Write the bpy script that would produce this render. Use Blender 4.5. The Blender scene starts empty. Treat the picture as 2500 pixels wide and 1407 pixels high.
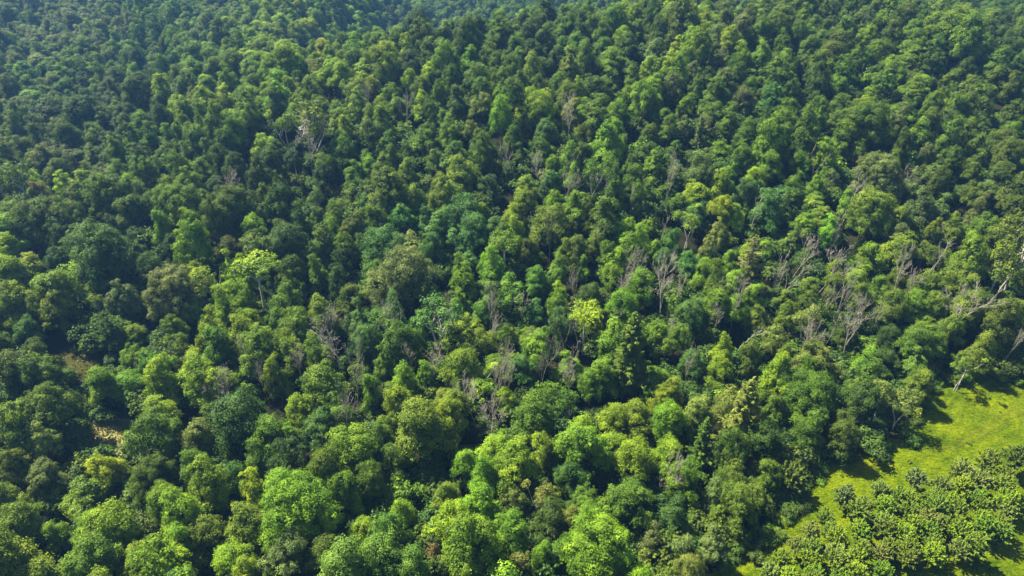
import bpy, math, random
import numpy as np
from mathutils import Vector

# ---------------------------------------------------------------- camera, sky, sun, exposure
scene = bpy.context.scene
COL = scene.collection
CAM_Z, PITCH, FPX = 100.0, math.radians(34.0), 1690.0      # FPX: focal length in photo pixels (2500 wide)
cam_d = bpy.data.cameras.new("camera"); cam = bpy.data.objects.new("camera", cam_d); COL.objects.link(cam)
cam.location = (0, 0, CAM_Z); cam.rotation_euler = (math.pi/2 - PITCH, 0, 0)
cam_d.sensor_width = 36.0; cam_d.lens = FPX/2500*36.0; cam_d.clip_start = 1.0; cam_d.clip_end = 5000
scene.camera = cam

SUN_DIR = Vector((-0.52, 0.34, 0.88)).normalized()
elev = math.asin(SUN_DIR.z); azim = math.atan2(SUN_DIR.x, SUN_DIR.y)
w = bpy.data.worlds.new("World"); scene.world = w; w.use_nodes = True
nt = w.node_tree; bg = nt.nodes["Background"]
sky = nt.nodes.new("ShaderNodeTexSky"); sky.sky_type = 'NISHITA'; sky.sun_disc = False
sky.sun_elevation = elev; sky.sun_rotation = azim % (2*math.pi); sky.air_density = 1.0; sky.dust_density = 1.0
nt.links.new(sky.outputs[0], bg.inputs[0]); bg.inputs[1].default_value = 0.05
sl = bpy.data.lights.new("sun", 'SUN'); sl.energy = 5.0; sl.angle = math.radians(0.5); sl.color = (1.0, 0.92, 0.73)
so = bpy.data.objects.new("sun", sl); COL.objects.link(so); so.location = (0, 0, 300)
so.rotation_euler = SUN_DIR.to_track_quat('Z', 'Y').to_euler()
vs = scene.view_settings; vs.view_transform = 'Standard'; vs.look = 'None'; vs.gamma = 1.0; vs.exposure = 1.7
scene.cycles.max_bounces = 5; scene.cycles.diffuse_bounces = 1; scene.cycles.transmission_bounces = 3
scene.cycles.glossy_bounces = 1; scene.cycles.volume_bounces = 0

# ---------------------------------------------------------------- geometry helpers
def S(t): t = np.clip(t, 0, 1); return t*t*(3-2*t)
def height(x, y):
    x = np.asarray(x, float); y = np.asarray(y, float)
    A = 4 + 19*S((x+165)/95) + 11*S((x+62)/80) - 6*S((x-110)/90)
    D = 44*S((x+120)/50)*(1-0.8*S((x-35)/60))
    h = A*S((y-95)/165) - D*S((y-262)/62)
    h = h + 1.3*np.sin(x*0.05+1)*np.cos(y*0.043) + 0.9*np.sin(x*0.11+y*0.07)*S((y-100)/60)
    h = h - 3.0*np.exp(-((x+75)/9)**2)*(1-S((y-118)/30))       # shallow gully of the track
    return h
FWD = np.array([0, math.cos(PITCH), -math.sin(PITCH)]); UPV = np.array([0, math.sin(PITCH), math.cos(PITCH)])
def ray(px, py):
    return FWD + (px-1250)/FPX*np.array([1., 0, 0]) + (703.5-py)/FPX*UPV
def hit(px, py, lift=0.0):
    """ground point under the place where the view line through a pixel passes LIFT metres above the ground; lift may be a function of depth"""
    d = ray(px, py); t0 = 40.0; step = 1.0
    f = lambda t: CAM_Z + d[2]*t - float(height(d[0]*t, d[1]*t)) - (lift(t) if callable(lift) else lift)
    t = t0
    while t < 700 and f(t) > 0: t += step
    a, b = t-step, t
    for _ in range(18):
        m = (a+b)/2
        if f(m) > 0: a = m
        else: b = m
    t = (a+b)/2
    return d[0]*t, d[1]*t, t
def project(x, y, z):
    x = np.asarray(x, float); v = np.stack([x, np.asarray(y, float), np.asarray(z, float)-CAM_Z], -1)
    dep = v@FWD
    return 1250+FPX*v[..., 0]/dep, 703.5-FPX*(v@UPV)/dep, dep
def inpoly(px, py, poly):
    px = np.asarray(px, float); py = np.asarray(py, float); ins = np.zeros(px.shape, bool); n = len(poly)
    for i in range(n):
        x1, y1 = poly[i]; x2, y2 = poly[(i+1) % n]
        if y1 == y2: continue
        c = ((y1 > py) != (y2 > py)) & (px < (x2-x1)*(py-y1)/(y2-y1)+x1)
        ins ^= c
    return ins
def polydist(px, py, poly):
    """distance to the polygon's outline, pixels or metres"""
    P = np.stack([np.asarray(px, float), np.asarray(py, float)], -1); best = np.full(P.shape[:-1], 1e9)
    for i in range(len(poly)):
        a = np.array(poly[i], float); b = np.array(poly[(i+1) % len(poly)], float); ab = b-a
        t = np.clip(((P-a)@ab)/(ab@ab+1e-9), 0, 1)
        best = np.minimum(best, np.linalg.norm(P-(a+t[..., None]*ab), axis=-1))
    return best

def mesh_from(name, V, Q, mats, mi=None, attrs=None, smooth=False):
    me = bpy.data.meshes.new(name); V = np.asarray(V, np.float32); Q = np.asarray(Q, np.int32)
    me.vertices.add(len(V)); me.vertices.foreach_set("co", V.ravel())
    me.loops.add(Q.size); me.loops.foreach_set("vertex_index", Q.ravel())
    me.polygons.add(len(Q)); me.polygons.foreach_set("loop_start", np.arange(0, Q.size, 4, dtype=np.int32))
    me.polygons.foreach_set("loop_total", np.full(len(Q), 4, np.int32))
    if mi is not None: me.polygons.foreach_set("material_index", np.asarray(mi, np.int32))
    if smooth: me.polygons.foreach_set("use_smooth", np.ones(len(Q), bool))
    for k, a in (attrs or {}).items():
        at = me.attributes.new(k, 'FLOAT', 'FACE'); at.data.foreach_set("value", np.asarray(a, np.float32))
    for m in mats: me.materials.append(m)
    me.update(calc_edges=True); return me

# ---------------------------------------------------------------- materials
def new_mat(name):
    m = bpy.data.materials.new(name); m.use_nodes = True; t = m.node_tree
    for n in list(t.nodes): t.nodes.remove(n)
    out = t.nodes.new("ShaderNodeOutputMaterial"); return m, t, out
def N(t, kind, **kw):
    n = t.nodes.new(kind)
    for k, v in kw.items(): setattr(n, k, v)
    return n
def leaf_material(name, translucency=0.24):
    m, t, out = new_mat(name); L = t.links.new
    tint = N(t, "ShaderNodeAttribute", attribute_type='INSTANCER', attribute_name='tint')
    var = N(t, "ShaderNodeAttribute", attribute_type='GEOMETRY', attribute_name='leaf')
    # individual leaves run from a bluer to a yellower green of the tree's own colour
    h = N(t, "ShaderNodeHueSaturation"); L(tint.outputs['Color'], h.inputs['Color'])
    r1 = N(t, "ShaderNodeMapRange"); L(var.outputs['Fac'], r1.inputs[0]); r1.inputs[3].default_value = 0.520; r1.inputs[4].default_value = 0.486
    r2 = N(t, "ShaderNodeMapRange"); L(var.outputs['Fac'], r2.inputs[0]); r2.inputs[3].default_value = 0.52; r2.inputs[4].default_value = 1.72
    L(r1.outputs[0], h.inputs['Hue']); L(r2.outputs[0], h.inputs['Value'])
    p = N(t, "ShaderNodeBsdfPrincipled"); p.inputs['Roughness'].default_value = 0.6
    p.inputs['Specular IOR Level'].default_value = 0.2; L(h.outputs[0], p.inputs['Base Color'])
    tr = N(t, "ShaderNodeBsdfTranslucent")
    h2 = N(t, "ShaderNodeHueSaturation"); h2.inputs['Hue'].default_value = 0.48; h2.inputs['Saturation'].default_value = 1.15; h2.inputs['Value'].default_value = 1.25
    L(h.outputs[0], h2.inputs['Color']); L(h2.outputs[0], tr.inputs['Color'])
    mx = N(t, "ShaderNodeMixShader"); mx.inputs[0].default_value = translucency
    L(p.outputs[0], mx.inputs[1]); L(tr.outputs[0], mx.inputs[2]); L(mx.outputs[0], out.inputs[0])
    return m
def bark_material(name, c1, c2):
    m, t, out = new_mat(name); L = t.links.new
    tc = N(t, "ShaderNodeTexCoord"); no = N(t, "ShaderNodeTexNoise"); no.inputs['Scale'].default_value = 2.5; no.inputs['Detail'].default_value = 3
    L(tc.outputs['Object'], no.inputs['Vector'])
    cr = N(t, "ShaderNodeValToRGB"); cr.color_ramp.elements[0].position = .35; cr.color_ramp.elements[1].position = .65
    cr.color_ramp.elements[0].color = (*c1, 1); cr.color_ramp.elements[1].color = (*c2, 1)
    p = N(t, "ShaderNodeBsdfPrincipled"); p.inputs['Roughness'].default_value = 0.85
    L(no.outputs[0], cr.inputs[0]); L(cr.outputs[0], p.inputs['Base Color']); L(p.outputs[0], out.inputs[0]); return m
M_LEAF = leaf_material("leaves")
M_BARK = bark_material("bark", (.09, .07, .055), (.17, .14, .11))
M_PALE = bark_material("pale_bark", (.34, .31, .27), (.52, .48, .42))
M_GREY = bark_material("dead_wood", (.22, .20, .155), (.43, .385, .305))

# ---------------------------------------------------------------- tree shapes (numpy)
def unit(v): return v/np.maximum(np.linalg.norm(v, axis=-1, keepdims=True), 1e-6)
def leaf_quads(P, Nn, size, rng, slim=0.62, axis=None):
    n = len(P); Nn = unit(Nn)
    A = rng.normal(size=(n, 3)) if axis is None else axis + rng.normal(size=(n, 3))*0.35
    A = unit(A - (A*Nn).sum(-1, keepdims=True)*Nn); B = np.cross(Nn, A)
    s = (size*rng.uniform(0.7, 1.35, n))[:, None]; k = slim
    bend = Nn*s*rng.uniform(-.18, .05, n)[:, None]
    V = np.stack([P+A*s*.62+bend, P+B*s*k*.55, P-A*s*.5+bend, P-B*s*k*.55], 1).reshape(-1, 3)
    return V, np.arange(4*n).reshape(n, 4)
def tube(pts, rad, sides=6):
    pts = np.asarray(pts, float); rad = np.asarray(rad, float); n = len(pts)
    T = unit(np.gradient(pts, axis=0)); ref = np.array([0.31, 0.95, 0.05]); U = unit(np.cross(T, ref)); W_ = np.cross(T, U)
    a = np.linspace(0, 2*np.pi, sides, endpoint=False)
    V = (pts[:, None]+rad[:, None, None]*(np.cos(a)[None, :, None]*U[:, None]+np.sin(a)[None, :, None]*W_[:, None])).reshape(-1, 3)
    q = [(i*sides+j, i*sides+(j+1) % sides, (i+1)*sides+(j+1) % sides, (i+1)*sides+j) for i in range(n-1) for j in range(sides)]
    return V, np.array(q)
def join(parts):
    V, Q, o = [], [], 0
    for v, q in parts: V.append(v); Q.append(np.asarray(q)+o); o += len(v)
    return np.concatenate(V), np.concatenate(Q)
def branch_path(p, d, L, rng, n=5, wob=.12, up=.0):
    pts = [p]; d = unit(d)
    for i in range(n-1):
        d = unit(d+rng.normal(size=3)*wob+np.array([0, 0, up])); pts.append(pts[-1]+d*L/(n-1))
    return np.array(pts)

def foliage(masses, rng, leaf=0.23, lobe=0.85, per=92, cover=.74, lowcut=-0.4, fill=240, squash=.62, rough=.40):
    """masses: ellipsoids (cx,cy,cz,rx,rz); separate rounded sprays of leaves stand off the outside of their union"""
    C = np.array([m[:3] for m in masses], float); R = np.array([[m[3], m[3], m[4]] for m in masses], float); lob = []
    for i in range(len(masses)):
        area = 4*np.pi*(R[i, 0]**1.2*R[i, 2]**.8); n = int(cover*area*0.60/(lobe**2*1.15))+2
        d = unit(rng.normal(size=(n*2, 3))); d = d[d[:, 2] > lowcut][:n]
        p = C[i]+d*R[i]*rng.uniform(1-rough, 1+rough, (len(d), 1))
        ok = np.ones(len(p), bool)
        for j in range(len(masses)):
            if j != i: ok &= (((p-C[j])/R[j])**2).sum(-1) > .62
        mv = rng.normal(0, .17)
        for q, dd in zip(p[ok], d[ok]): lob.append((q, dd, mv))
    P, Nn, var = [], [], []
    for q, dd, mv in lob:
        r = lobe*rng.choice([rng.uniform(.35, .65), rng.uniform(.65, 1.05), rng.uniform(1.1, 1.6)]); k = int(per*(r/lobe)**1.7*rng.uniform(.75, 1.2))+6
        out = unit(dd*.8+np.array([0, 0, .75])+rng.normal(size=3)*.25)
        e1 = unit(np.cross(out, rng.normal(size=3))); e2 = np.cross(out, e1); st = rng.uniform(.75, 1.3)
        d = unit(rng.normal(size=(k*3, 3))+out*0.7); d = d[(d@out) > -.05][:k]
        th = np.arctan2(d@e2, d@e1); edge = 1+.22*np.sin(3*th+rng.uniform(0, 6))+.16*np.sin(5*th+rng.uniform(0, 6))
        loc = (d@e1*st)[:, None]*e1+(d@e2/st)[:, None]*e2+(d@out*squash)[:, None]*out
        pos = q+loc*r*(edge*rng.uniform(.68, 1.15, len(d)))[:, None]
        P.append(pos); Nn.append(d*.8+out*.45+rng.normal(size=d.shape)*.38)
        var.append(np.clip(mv+rng.normal(.5, .12)+rng.normal(size=len(d))*.16, 0, 1))
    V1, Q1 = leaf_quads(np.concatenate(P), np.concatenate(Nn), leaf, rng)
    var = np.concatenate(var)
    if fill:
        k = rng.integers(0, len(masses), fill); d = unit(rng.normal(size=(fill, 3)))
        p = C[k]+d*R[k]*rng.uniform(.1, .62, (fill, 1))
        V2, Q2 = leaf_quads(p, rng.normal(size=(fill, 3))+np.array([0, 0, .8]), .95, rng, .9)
        V1, Q1 = join([(V1, Q1), (V2, Q2)]); var = np.concatenate([var, rng.uniform(.2, .5, fill)])  # fill leaves set darker: shade inside the crown put into their colour
    return V1, Q1, var
def limbs(masses, base_z, rng, r0=.24, sides=6, lean=0.3, stems=1, fork=None):
    parts = []; C = np.array([m[:3] for m in masses]); top = C[:, 2].max(); cz = C[:, 2].min()
    for s in range(stems):
        off = rng.normal(size=2)*(.5 if stems > 1 else 0); f = fork or cz*rng.uniform(.62, .8)
        tx, ty = C[:, 0].mean()+rng.normal()*lean*(1+.8*(stems > 1)), C[:, 1].mean()+rng.normal()*lean*(1+.8*(stems > 1))
        main = np.array([[off[0], off[1], -.6], [off[0]*.9+rng.normal()*.05, off[1]*.9, f*.35], [tx*.35+off[0]*.6, ty*.35+off[1]*.6, f*.75], [tx*.6+off[0]*.4, ty*.6+off[1]*.4, f],
                         [tx, ty, (f+top)/2], [tx*1.15, ty*1.15, top]])
        rr = np.array([1.45, 1.0, .82, .7, .4, .1])*r0/(1+.35*(stems-1)); parts.append(tube(main, rr, sides))
        for m in masses[s::stems]:
            t = rng.uniform(0, .6); a = main[3]*(1-t)+main[4]*t; b = np.array(m[:3])+np.array([0, 0, m[4]*.35])
            mid = (a+b)/2+np.array([(b-a)[0]*.12, (b-a)[1]*.12, -.25]); parts.append(tube([a, mid, b], np.array([.45, .3, .07])*r0, 5))
    return join(parts)

PROTO = {}           # kind -> list of dicts(W, zc, crown, trunk)
def ragged(rng, W, z0, z1, k, point=1.6, rmass=.115, drop=.62, low=.35, asym=.2):
    """separate leafy masses under an uneven, lopsided envelope: high in the middle, lower and looser at the rim"""
    H = z1-z0; ms = [(rng.normal()*W*.04, rng.normal()*W*.04, z0+H*.36, W*.2, H*.30)]; ax, ay = rng.uniform(1-asym, 1+asym, 2); ph = rng.uniform(0, 6.28); cx, cy = rng.normal(size=2)*W*.06
    for i in range(k):
        u = (i+.5)/k; a = i*2.39996+rng.uniform(-.35, .35); rr = W*.5*math.sqrt(u)*(.80+.16*math.sin(3*a+ph)+.08*math.sin(5*a)); r = W*rmass*rng.uniform(.6, 1.5)
        top = z1-H*drop*(u**(point/2))-H*.20*abs(rng.normal())*(.35+u)
        ms.append((cx*(1-u)+math.cos(a)*rr*ax, cy*(1-u)+math.sin(a)*rr*ay, max(top-r, z0+r*.6), r, r*rng.uniform(.9, 1.5)))
        if u > .45 and rng.uniform() < low*1.6: ms.append((math.cos(a)*rr*ax*.85, math.sin(a)*rr*ay*.85, z0+H*rng.uniform(.08, .4), r*.95, r))
    return ms
def dome_masses(rng, W, z0, z1, k=8, main=.33, flat=1.0): return ragged(rng, W, z0, z1, int(k*2.4), 1.95, .105, .55)
def lobed_masses(rng, W, z0, z1, k=6): return ragged(rng, W, z0, z1, int(k*2.2), 1.4, .115, .66, asym=.32)
def oval_masses(rng, W, z0, z1, k=9): return ragged(rng, W, z0, z1, int(k*1.7), 1.15, .15, .80, low=.6)
def add_proto(kind, W, zc, crown, trunk, tm, H):
    d = dict(W=W, zc=zc, H=H, kind=kind, i=len(PROTO.get(kind, [])), tm=tm)
    if crown is not None:
        d['cv'] = crown; d['crown'] = mesh_from("crown", crown[0], crown[1], [M_LEAF], attrs={'leaf': crown[2]})
    if crown is None:
        rad = np.linalg.norm(trunk[0][:, :2]-trunk[0][:, :2].mean(0), axis=1); d['W'] = 2*np.percentile(rad, 90); d['zc'] = float(np.median(trunk[0][:, 2]))*.92
    d['tv'] = trunk; d['trunk'] = mesh_from("trunk", trunk[0], trunk[1], [tm], smooth=True)
    PROTO.setdefault(kind, []).append(d)

for i in range(9):
    g = np.random.default_rng(100+i); W = 8.6; z1 = g.uniform(12, 13.5); ms = dome_masses(g, W, 4.2, z1, k=int(g.integers(7, 11)))
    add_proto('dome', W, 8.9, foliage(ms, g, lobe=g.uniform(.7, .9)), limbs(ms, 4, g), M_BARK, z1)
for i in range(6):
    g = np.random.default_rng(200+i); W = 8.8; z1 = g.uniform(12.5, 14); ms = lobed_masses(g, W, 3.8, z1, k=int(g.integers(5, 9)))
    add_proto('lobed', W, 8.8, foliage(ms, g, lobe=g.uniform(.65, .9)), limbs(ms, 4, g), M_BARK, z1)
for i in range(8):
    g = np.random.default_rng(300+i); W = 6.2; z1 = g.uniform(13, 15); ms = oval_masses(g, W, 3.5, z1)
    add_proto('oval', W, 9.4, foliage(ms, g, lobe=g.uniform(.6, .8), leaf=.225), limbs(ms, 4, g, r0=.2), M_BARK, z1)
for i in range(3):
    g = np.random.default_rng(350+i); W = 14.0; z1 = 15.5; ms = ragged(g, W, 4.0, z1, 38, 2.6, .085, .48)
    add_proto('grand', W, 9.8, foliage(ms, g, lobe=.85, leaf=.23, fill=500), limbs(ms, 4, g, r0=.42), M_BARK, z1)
for i in range(4):
    g = np.random.default_rng(400+i); W = 6.6; z1 = 13.5
    ms = [(g.normal()*1.5, g.normal()*1.5, g.uniform(8, 12.4), g.uniform(.8, 1.35), g.uniform(.7, 1.3)) for _ in range(11)]
    add_proto('airy', W, 10, foliage(ms, g, lobe=.75, leaf=.32, per=28, cover=.72, fill=0), limbs(ms, 5, g, r0=.23, stems=2 if i % 2 else 1, lean=.7, fork=6), M_PALE, z1)
for i in range(3):
    g = np.random.default_rng(450+i); W = 7.4
    ms = [(math.cos(a)*r, math.sin(a)*r, 10.8-r*.22+g.normal()*.3, g.uniform(1.0, 1.5), g.uniform(.7, .95)) for a, r in [(j*2.4, 2.6*math.sqrt(j/9)) for j in range(10)]]
    add_proto('umbrella', W, 10.8, foliage(ms, g, lobe=.8, leaf=.33, per=40, fill=60), limbs(ms, 6, g, r0=.25, lean=.1, fork=7.4), M_PALE, 12.3)
for i in range(5):
    g = np.random.default_rng(500+i); W = 4.2
    ms = [(0, 0, 1.3, 1.2, 1.3)]+[(g.normal()*.9, g.normal()*.9, g.uniform(.8, 2.4), g.uniform(.55, 1.0), g.uniform(.5, 1.0)) for _ in range(6)]
    add_proto('bush', W, 1.9, foliage(ms, g, lobe=.6, leaf=.3, per=30, fill=50), limbs(ms, 0, g, r0=.09, fork=.7), M_BARK, 3.4)

def plume(parts, a, b, g, wid, n, leaf, dens_up=.5):
    """needle spray along a bough from a to b"""
    t = g.uniform(.12, 1.0, n)**.75; ax = b-a; L = np.linalg.norm(ax); ax = ax/L
    side = unit(np.cross(ax, [0, 0, 1.])+1e-6)
    off = g.uniform(-1, 1, n)*wid*(1.12-t); droop = -0.10*L*np.abs(off)/max(wid, .1)
    P = a+ax*L*t[:, None]+side*off[:, None]+np.array([0, 0, 1.])*(g.normal(size=n)*.10+droop)[:, None]
    Nn = np.array([0, 0, 1.])*.9+ax*-.1+side*(np.sign(off)*.35)[:, None]+g.normal(size=(n, 3))*.22
    A = ax*.9+side*(np.sign(off)*.8)[:, None]
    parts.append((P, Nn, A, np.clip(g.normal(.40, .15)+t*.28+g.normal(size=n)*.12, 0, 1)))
def conifer(g, W, z0, z1, tiers, per_tier, n=34, leaf=.42, rise=.12, droop=.0, gaps=.1, rag=.25, pointed=1.0):
    parts, bo = [], []
    for k in range(tiers):
        t = k/(tiers-1); z = z0+(z1-z0)*t; rad = W/2*(1-t**(1.15*pointed))*(0.78+.3*math.sin(t*9+g.uniform(0, 2)))+.35
        if t < .12: rad *= .75
        m = max(4, int(per_tier*(1-.5*t)))
        for j in range(m):
            if g.uniform() < gaps: continue
            a = 2*np.pi*(j+g.uniform(-.35, .35))/m+k*1.1; r = rad*g.uniform(1-rag, 1+rag*.6)
            p = np.array([0, 0, z+g.normal()*.15]); q = p+np.array([math.cos(a)*r, math.sin(a)*r, r*(rise+t*.55)-droop*r])
            plume(parts, p, q, g, .26*r+.35, int(n*(r/(W/2))**1.1)+9, leaf); bo.append(tube([p, (p+q)/2+[0, 0, .06*r], q], [.06, .045, .015], 4))
    plume(parts, np.array([0, 0, z1-.6]), np.array([0.05, 0, z1+.9]), g, .25, 16, leaf)
    P, Nn, A, v = (np.concatenate([p[i] for p in parts]) for i in range(4))
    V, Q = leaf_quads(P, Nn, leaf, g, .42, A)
    tr = join([tube([[0, 0, -.6], [0.05, 0, z1*.4], [0, .05, z1*.8], [0, 0, z1+.4]], [.3, .22, .1, .03], 7)]+bo)
    return (V, Q, v), tr
for i in range(4):
    g = np.random.default_rng(600+i); c, tr = conifer(g, 7.2, 2.2, 14.5, 17, 12, n=120, leaf=.42, gaps=.06)
    add_proto('conifer', 7.2, 8.2, c, tr, M_BARK, 15.3)
for i in range(2):
    g = np.random.default_rng(640+i); c, tr = conifer(g, 8.5, 5.5, 14, 9, 9, n=150, leaf=.42, rise=-.05, gaps=.22, rag=.45, pointed=1.6)
    add_proto('pine', 8.5, 9.6, c, tr, M_BARK, 15)
def tufty(g, W, H):
    """rounded plantation tree: boughs radiate out and up, each ending in a star of needle sprays"""
    parts, bo = [], []; k = 30
    for j in range(k):
        t = (j+.5)/k; el = math.asin(-.12+1.08*t); a = j*2.39996+g.uniform(-.2, .2)
        rx = W/2*g.uniform(.82, 1.12); d = np.array([math.cos(a)*math.cos(el)*rx*(1-.3*max(0, t-.3)), math.sin(a)*math.cos(el)*rx*(1-.3*max(0, t-.3)), math.sin(el)*H*.5*g.uniform(.82, 1.12)])
        c0 = np.array([0, 0, H*.50]); a0 = c0+d*.30-np.array([0, 0, .3]); e = c0+d
        bo.append(tube([a0*np.array([.3, .3, .9]), a0, e], [.07, .05, .015], 4))
        L = np.linalg.norm(e-a0)
        plume(parts, a0, e, g, .60, 84, .40)
        for s in range(4):                                # side sprays, fanned around the tip
            b = a0+(e-a0)*g.uniform(.4, .8); dd = unit(unit(e-a0)*1.0+g.normal(size=3)*.55+np.array([0, 0, .25]))
            plume(parts, b, b+dd*g.uniform(.8, 1.35), g, .24, 30, .34)
    P, Nn, A, v = (np.concatenate([p[i] for p in parts]) for i in range(4))
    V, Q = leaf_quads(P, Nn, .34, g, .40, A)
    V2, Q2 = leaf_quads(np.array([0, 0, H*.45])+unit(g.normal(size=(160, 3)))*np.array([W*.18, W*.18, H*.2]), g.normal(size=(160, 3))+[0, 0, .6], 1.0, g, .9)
    V, Q = join([(V, Q), (V2, Q2)]); v = np.concatenate([v, g.uniform(.15, .4, 160)])  # inner leaves coloured darker, painting the shade between the boughs
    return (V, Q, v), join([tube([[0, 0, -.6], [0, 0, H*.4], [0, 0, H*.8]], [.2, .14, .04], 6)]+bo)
for i in range(5):
    g = np.random.default_rng(700+i); H = g.uniform(8.4, 10.4); c, tr = tufty(g, 6.8, H); add_proto('tufted', 7.5, H*.55, c, tr, M_BARK, H)

def bare(g, H, spread, r0, twigs, lean=(0, 0), forks=3, sides=5):
    parts = []
    def grow(p, d, L, r, lev):
        pts = branch_path(p, d, L, g, 4 if lev else 6, .10+.05*lev, .03); rr = r*np.linspace(1, .5 if lev < 3 else .3, len(pts))
        parts.append(tube(pts, rr, sides if lev < 2 else 3))
        if lev >= 4 or r < .022: return
        nb = forks+(1 if lev else twigs) if lev < 3 else 3
        for i in range(nb):
            t = g.uniform(.35, 1.0) if lev else g.uniform(.42, 1.0); k = min(int(t*(len(pts)-1)), len(pts)-2); q = pts[k]*(1-(t*(len(pts)-1)-k))+pts[k+1]*(t*(len(pts)-1)-k)
            dd = unit(pts[k+1]-pts[k]); perp = unit(np.cross(dd, g.normal(size=3))); ang = g.uniform(.45, .95)
            grow(q, dd*math.cos(ang)+perp*math.sin(ang)*spread+np.array([0, 0, .38]), L*g.uniform(.38, .6), max(rr[k]*.55, .028), lev+1)
    grow(np.array([0, 0, -.6]), np.array([lean[0], lean[1], 1.]), H, r0, 0)
    return join(parts)
for i in range(9):
    g = np.random.default_rng(800+i); add_proto('dead', 5.5, 8.5, None, bare(g, 12.5, .62, .17, 4, (g.normal()*.08, g.normal()*.05), 3), M_GREY, 12)
for i in range(3):
    g = np.random.default_rng(850+i); add_proto('snag', 3.5, 6.5, None, bare(g, 10.5, .6, .15, 0, (.05, 0.03), 2), M_GREY if i else M_PALE, 10.5)
for i in range(3):
    g = np.random.default_rng(880+i); add_proto('twiggy', 6.0, 6.6, None, bare(g, 10, .6, .13, 4, (0, 0), 3, 4), M_GREY, 9)

# ---------------------------------------------------------------- colours of the leaves (real-world reflectance)
TINT = {
 'V': (.122, .235, .008), 'L': (.108, .215, .022), 'Y': (.160, .250, .008), 'YY': (.25, .32, .005), 'M': (.080, .150, .009),
 'D': (.050, .094, .008), 'B': (.074, .160, .028), 'G': (.108, .155, .036), 'O': (.116, .178, .013), 'K': (.145, .190, .030),
 'T': (.19, .165, .045), 'DO': (.076, .120, .009), 'MY': (.108, .198, .008), 'S': (.054, .110, .017)}
CWORD = {'V': 'vivid green', 'L': 'fresh light green', 'Y': 'yellow-green', 'YY': 'bright yellow', 'M': 'mid green', 'D': 'dark green', 'B': 'bluish green',
 'G': 'greyish green', 'O': 'olive', 'K': 'khaki olive', 'T': 'tan brown', 'DO': 'dark olive', 'MY': 'warm green', 'S': 'deep bluish green'}

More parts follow.
